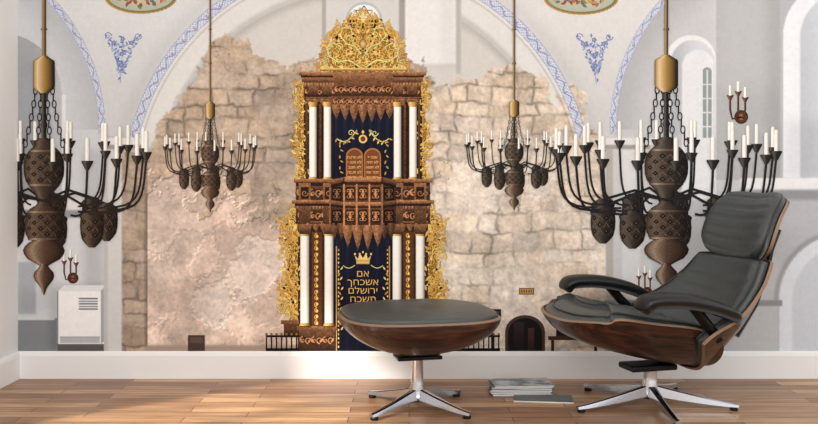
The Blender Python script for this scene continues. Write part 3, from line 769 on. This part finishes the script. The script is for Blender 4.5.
# ---------------------------------------------------------------- lounge chair + ottoman
def catmull(P, t):
    n = len(P) - 1; x = max(0, min(.99999, t)) * n; i = int(x); u = x - i
    p0 = P[max(0, i - 1)]; p1 = P[i]; p2 = P[i + 1]; p3 = P[min(n, i + 2)]
    return tuple(.5 * (2 * b_ + (c_ - a_) * u + (2 * a_ - 5 * b_ + 4 * c_ - d_) * u * u + (3 * b_ - a_ - 3 * c_ + d_) * u ** 3) for a_, b_, c_, d_ in zip(p0, p1, p2, p3))
def surf(prof, hwf, curl, sgn, k=.5, s0=0, cp=2.6):
    def fn(a, b_, off):
        a2 = a * math.sqrt(max(0, 1 - k * b_ * b_ * b_ * b_ / 2)); b2 = b_ * math.sqrt(max(0, 1 - k * a * a * a * a / 2))
        t = (b2 + 1) / 2; f, z = catmull(prof, t); e = 1e-3
        f2, z2 = catmull(prof, min(1, t + e)); f1, z1 = catmull(prof, max(0, t - e))
        dx, dz = f2 - f1, z2 - z1; l = math.hypot(dx, dz) or 1
        nx_, nz_ = -dz / l * sgn, dx / l * sgn
        hw = hwf(t) if callable(hwf) else hwf; cu = curl(t) if callable(curl) else curl
        g = cu * cp * abs(a2) ** (cp - 1) / hw; gl = math.hypot(1, g)
        lift = cu * abs(a2) ** cp + off / gl
        side = -off * g / gl * (1 if a2 > 0 else -1)
        return (f + nx_ * lift, s0 + hw * a2 + side, z + nz_ * lift)
    return fn
def bowl(L, W, z0, zr, e=2.6, pw=2.5):
    def fn(a, b_, off):
        m = max(abs(a), abs(b_))
        if m < 1e-6: return (0, 0, z0 + off)
        r = (abs(a) ** e + abs(b_) ** e) ** (1 / e)
        mm = math.sin(m * math.pi / 2) ** 1.0   # steeper sides, flatter base
        x = b_ / r * mm; y = a / r * mm
        z = z0 + (zr - z0) * (1 - math.cos(m * math.pi / 2)) ** .80
        g = 1.6 * m ** 3; gl = math.hypot(1, g); h = math.hypot(x, y) or 1
        return (x * L - off * g / gl * x / h, y * W - off * g / gl * y / h, z + off / gl)
    return fn
def shell(name, fn, th, parent, n=36):
    v = []; f = []; fm = []
    G = [-1 + 2 * i / n for i in range(n + 1)]
    for off in (0, -th):
        for b_ in G:
            for a in G: v.append(fn(a, b_, off))
    N = (n + 1) ** 2; id_ = lambda i, j, s: s * N + j * (n + 1) + i
    for j in range(n):
        for i in range(n):
            f.append((id_(i, j, 0), id_(i + 1, j, 0), id_(i + 1, j + 1, 0), id_(i, j + 1, 0))); fm.append(0)
            f.append((id_(i, j, 1), id_(i, j + 1, 1), id_(i + 1, j + 1, 1), id_(i + 1, j, 1))); fm.append(0)
    ring = [(i, 0) for i in range(n)] + [(n, j) for j in range(n)] + [(n - i, n) for i in range(n)] + [(0, n - j) for j in range(n)]
    for k in range(len(ring)):
        a = ring[k]; c = ring[(k + 1) % len(ring)]
        f.append((id_(*a, 0), id_(*a, 1), id_(*c, 1), id_(*c, 0))); fm.append(1)
    o = mkobj(name, v, f, parent=parent, smooth=True, mats=[M_WAL, M_EDGE], fmat=fm)
    try: o.data.set_sharp_from_angle(angle=.7)
    except Exception: pass
    return o
def cushion(name, fn, T, parent, mat, base=.004, shrink=.97, seams=(), sd=.35, sw=.035, n=48, edge=.35, dome=None):
    v = []; f = []
    G = [-1 + 2 * i / n for i in range(n + 1)]
    G1 = [math.copysign(1 - (1 - abs(g)) ** 1.5, g) for g in G]
    for top in (1, 0):
        for b_ in G1:
            for a in G1:
                m = max(abs(a), abs(b_)); p = (1 - m ** 5) ** .5
                if dome and top:
                    x, y, z = fn(a * shrink, b_ * shrink, base)
                    mm = math.sin(m * math.pi / 2)
                    dimp = sum(.010 * math.exp(-((a - ba) ** 2 + (b_ - bb) ** 2) / .01) for ba, bb in ((-.25, 0), (.25, 0)))
                    v.append((x, y, max(z + .001, dome[0] + (dome[1] - dome[0]) * (1 - mm ** 3) + .018 * ((1 - m ** 24) ** .5 - 1) - dimp))); continue
                h = T * (edge * (1 - m ** 30) ** .5 + (1 - edge) * p)
                for sv in seams: h -= T * sd * math.exp(-((b_ - sv) / sw) ** 2) * (1 - m ** 8)
                v.append(fn(a * shrink, b_ * shrink, base + (h if top else 0)))
    N = (n + 1) ** 2; id_ = lambda i, j, s: s * N + j * (n + 1) + i
    for j in range(n):
        for i in range(n):
            f.append((id_(i, j, 0), id_(i + 1, j, 0), id_(i + 1, j + 1, 0), id_(i, j + 1, 0)))
            f.append((id_(i, j, 1), id_(i, j + 1, 1), id_(i + 1, j + 1, 1), id_(i + 1, j, 1)))
    ring = [(i, 0) for i in range(n)] + [(n, j) for j in range(n)] + [(n - i, n) for i in range(n)] + [(0, n - j) for j in range(n)]
    for k in range(len(ring)):
        a = ring[k]; c = ring[(k + 1) % len(ring)]; f.append((id_(*a, 0), id_(*a, 1), id_(*c, 1), id_(*c, 0)))
    return mkobj(name, v, f, mat, parent, smooth=True)
def tube(name, P, r, mat, parent, n=10, closed=False):
    v = []; f = []; m = len(P)
    for i, p in enumerate(P):
        a = Vector(P[(i - 1) % m] if closed else P[max(0, i - 1)]); c = Vector(P[(i + 1) % m] if closed else P[min(m - 1, i + 1)])
        d = (c - a).normalized(); up = Vector((0, 0, 1)) if abs(d.z) < .9 else Vector((1, 0, 0))
        s = d.cross(up).normalized(); u = s.cross(d); rr_ = r[i] if isinstance(r, list) else r
        for k in range(n):
            t = 2 * math.pi * k / n; v.append(tuple(Vector(p) + s * math.cos(t) * rr_ + u * math.sin(t) * rr_))
    for i in range(m if closed else m - 1):
        j = (i + 1) % m
        for k in range(n): f.append((i * n + k, i * n + (k + 1) % n, j * n + (k + 1) % n, j * n + k))
    if not closed: f.append(tuple(range(n))); f.append(tuple((m - 1) * n + k for k in range(n)))
    return mkobj(name, v, f, mat, parent, smooth=True)
def piping(fn, off, parent, shrink=.97):
    P = []; N = 30
    for (a0, b0, a1, b1) in ((-1, -1, 1, -1), (1, -1, 1, 1), (1, 1, -1, 1), (-1, 1, -1, -1)):
        for i in range(N):
            t = i / N; P.append(fn((a0 + (a1 - a0) * t) * shrink, (b0 + (b1 - b0) * t) * shrink, off))
    return tube('piping', P, .004, M_PIPE, parent, 8, True)
def lathe3(name, prof, mat, parent, n=32, c=(0, 0)):
    v = []; f = []
    for r, z in prof:
        for k in range(n):
            a = 2 * math.pi * k / n; v.append((c[0] + r * math.cos(a), c[1] + r * math.sin(a), z))
    for j in range(len(prof) - 1):
        for k in range(n): f.append((j * n + k, j * n + (k + 1) % n, (j + 1) * n + (k + 1) % n, (j + 1) * n + k))
    f.append(tuple(range(n))); f.append(tuple((len(prof) - 1) * n + k for k in range(n)))
    return mkobj(name, v, f, mat, parent, smooth=True)
def star_leg(ang, R_, zc, parent):
    v = []; f = []; ca, sa = math.cos(ang), math.sin(ang); m = 12
    for i in range(m + 1):
        t = i / m; r = .02 + (R_ - .02) * t; w = .019 * (1 - t) + .011 * t; zt = zc * (1 - t) ** 1.3 + .026 + .012 * (1 - t); zb = zt - (.03 * (1 - t) + .012)
        for (o, z) in ((-w, zb), (-w * .8, zt - .003), (-w * .35, zt), (w * .35, zt), (w * .8, zt - .003), (w, zb)):
            v.append((r * ca - o * sa, r * sa + o * ca, max(.01, z)))
    for i in range(m):
        for k in range(6): f.append((i * 6 + k, i * 6 + (k + 1) % 6, (i + 1) * 6 + (k + 1) % 6, (i + 1) * 6 + k))
    f.append(tuple(range(6))); f.append(tuple(m * 6 + k for k in range(6)))
    o = mkobj('leg', v, f, M_CHR, parent, smooth=False)
    lathe3('foot_glide', [(.013, 0), (.016, .003), (.016, .01), (.008, .014)], M_BMET, o, 16, ((R_ - .018) * ca, (R_ - .018) * sa))

def place(px, d):
    return ((px - 409) * d / F, d - D)
TH = math.radians(15)
cx_, cy_ = place(650, 3.6)
chair = empty('lounge_chair', (cx_, cy_, 0), (0, 0, math.pi + TH))
chair['label'] = 'swivel lounge chair, dark leather cushions, curved walnut shells, star base'
chair['category'] = 'lounge chair'
def mkup(prof, hw, curl, k=.6, s0=0, cp=2.6):
    f0 = surf(prof, hw, curl, -1, k, s0, cp)
    return f0 if f0(0, 0, .1)[2] > f0(0, 0, 0)[2] else surf(prof, hw, curl, 1, k, s0, cp)
def mk(prof, hw, curl, k=.6, cp=2.6):
    f0 = surf(prof, hw, curl, 1, k, 0, cp)
    return f0 if f0(0, 0, .1)[0] > f0(0, 0, 0)[0] else surf(prof, hw, curl, -1, k, 0, cp)
sp = [(.405, .37), (.365, .315), (.27, .27), (.12, .225), (-.04, .19), (-.20, .17)]
fs = mkup(sp, .285, lambda t: .09 + .10 * t, .55, 0, 2.8)
shell('seat_shell', fs, .013, chair)
cushion('seat_cushion', fs, .135, chair, M_LEA, seams=(-.45, -.05, .35), sd=.05, sw=.02, edge=.3, shrink=.955)
piping(fs, .040, chair, .96)
bp_ = [(-.43, .585), (-.39, .46), (-.325, .34), (-.24, .235), (-.15, .15)]
fb = mk(bp_, lambda t: .235 + .105 * min(1, t * 1.6), lambda t: .035 + .20 * t, .3, 2.2)
shell('back_shell', fb, .013, chair)
cushion('back_cushion', fb, .065, chair, M_LEA, seams=(-.8, -.55, -.3, -.05, .2, .45, .7), sd=.12, sw=.02, shrink=.96, edge=.55)
piping(fb, .034, chair, .965)
hp = [(-.42, .565), (-.445, .655), (-.485, .745), (-.55, .825)]
fh = mk(hp, lambda t: .235 - .01 * t, .055, .95, 2.2)
shell('headrest_shell', fh, .013, chair)
cushion('headrest_cushion', fh, .055, chair, M_LEA, seams=(-.72, -.45, -.16, .12, .4, .68), sd=.14, sw=.022, shrink=.975, edge=.45)
piping(fh, .022, chair, .98)
for s_ in (-.11, .11):
    tube('brace', [(-.32, s_, .28), (-.405, s_, .40), (-.455, s_, .52), (-.48, s_, .62), (-.515, s_, .70)], .011, M_BMET, chair, 8)
for s_ in (-.325, .325):
    ap = [(.215, .425), (.19, .462), (.07, .462), (-.06, .435), (-.18, .385)]
    fa = mkup(ap, .052, -.014, .8, s_)
    cushion('armrest', fa, .042, chair, M_BLK, n=28, edge=.6, shrink=1, base=-.014)
    tube('arm_bracket', [(.02, s_, .45), (-.04, s_ * .98, .38), (-.11, s_ * .93, .31)], .02, M_BMET, chair, 10)
lathe3('column', [(.034, .03), (.034, .07), (.028, .1), (.026, .14), (.03, .158)], M_CHR, chair)
box('swivel_mount', -.09, .11, -.06, .06, .146, .17, M_BMET, chair, .008)
for k in range(5): star_leg(k * 2 * math.pi / 5 + .1, .335, .045, chair)

ox, oy = place(417.5, 3.56)
ott = empty('ottoman', (ox, oy, 0), (0, 0, math.pi + math.radians(13)))
ott['label'] = 'ottoman with dark leather cushion, walnut shell and four-star metal base'; ott['category'] = 'ottoman'
fo = bowl(.30, .285, .222, .375, 3.0)
shell('shell', fo, .013, ott)
cushion('cushion', fo, .1, ott, M_LEA, shrink=.97, dome=(.388, .412))
piping(fo, .014, ott, .975)
lathe3('column', [(.03, .03), (.03, .07), (.024, .1), (.022, .19), (.028, .211)], M_CHR, ott)
box('mount_plate', -.09, .09, -.05, .05, .195, .21, M_BMET, ott, .005)
for k in range(4): star_leg(k * math.pi / 2 + .62, .265, .04, ott)

# ---------------------------------------------------------------- magazines
MP = simple('magazine_pages', (222, 220, 216), .7)
def cover_mat(c, seed):
    m, nt, b = newmat('magazine_cover'); b.inputs['Roughness'].default_value = .3
    tc = nt.nodes.new('ShaderNodeTexCoord'); mp = nt.nodes.new('ShaderNodeMapping'); mp.inputs['Location'].default_value = (seed, seed, 0)
    mp.inputs['Scale'].default_value = (14, 22, 1)
    vo = nt.nodes.new('ShaderNodeTexNoise'); vo.inputs['Scale'].default_value = 1; vo.inputs['Detail'].default_value = 3
    r = nt.nodes.new('ShaderNodeValToRGB'); r.color_ramp.elements[0].position = .42; r.color_ramp.elements[1].position = .56
    r.color_ramp.elements[0].color = (*lin(c), 1); r.color_ramp.elements[1].color = (*lin(mixc(c, (60, 80, 90), .75)), 1)
    nt.links.new(tc.outputs['Object'], mp.inputs['Vector']); nt.links.new(mp.outputs['Vector'], vo.inputs['Vector'])
    nt.links.new(vo.outputs['Fac'], r.inputs['Fac']); nt.links.new(r.outputs['Color'], b.inputs['Base Color'])
    return m
def magazine(cx, cy, z, w, d, h, rot, col, label, group=None):
    v, f = box_vf(-w / 2, w / 2, -d / 2, d / 2, 0, h)
    o = mkobj('magazine', v, f, mats=[cover_mat(col, z * 100), MP], fmat=[0, 0, 1, 1, 1, 0])
    o.location = (cx, cy, z); o.rotation_euler = (0, 0, rot)
    o['label'] = label; o['category'] = 'magazine'
    if group: o['group'] = group
mx_, my_ = place(521, 3.83)
zz = 0
cols = [((176, 178, 180), 'grey'), ((100, 112, 124), 'blue-grey'), ((186, 170, 150), 'beige'), ((70, 78, 86), 'dark grey'), ((200, 200, 198), 'white'), ((90, 110, 108), 'teal-grey'), ((190, 196, 200), 'pale grey')]
for i, (c, nm) in enumerate(cols):
    h = (.006, .005, .006, .006, .005, .005, .005)[i]
    magazine(mx_ + random.uniform(-.008, .008), my_ + random.uniform(-.006, .006), zz, .25, .15, h, random.uniform(-.08, .08), c, nm + ' magazine in a low stack on the wooden floor', 'stacked magazines on the floor'); zz += h + .0004
nx_, ny2 = place(543, 3.70)
magazine(nx_, ny2, 0, .24, .13, .005, -.12, (66, 76, 74), 'dark green magazine lying flat on the wooden floor')

# ---------------------------------------------------------------- light + camera
w = bpy.data.worlds.new('World'); scene.world = w; w.use_nodes = True
w.node_tree.nodes['Background'].inputs[0].default_value = (.985, .99, 1.0, 1)
w.node_tree.nodes['Background'].inputs[1].default_value = 1.22
sl = bpy.data.lights.new('sun_light', 'SUN'); sl.energy = 6.0; sl.angle = math.radians(4); sl.color = (1, .94, .86)
so = bpy.data.objects.new('sun_light', sl); COL.objects.link(so)
so.rotation_euler = Vector((1.25, 1.0, -1.15)).to_track_quat('-Z', 'Y').to_euler()
al = bpy.data.lights.new('fill_light', 'AREA'); al.shape = 'RECTANGLE'; al.size = 4.0; al.size_y = 1.2; al.energy = 78; al.color = (1, .985, .965)  # unseen fill lamp, added overhead to brighten the mural wall
ao = bpy.data.objects.new('fill_light', al); COL.objects.link(ao); ao.location = (.4, -3.6, 2.55)
ao.rotation_euler = (Vector((.3, 0, .9)) - ao.location).to_track_quat('-Z', 'Y').to_euler()

cd = bpy.data.cameras.new('camera'); cam = bpy.data.objects.new('camera', cd); COL.objects.link(cam)
cam.location = (0, -D, H); cam.rotation_euler = (math.pi / 2, 0, 0)
cd.sensor_width = 36; cd.lens = F / 818 * 36; cd.shift_y = -(212 - HY) / 818
scene.camera = cam
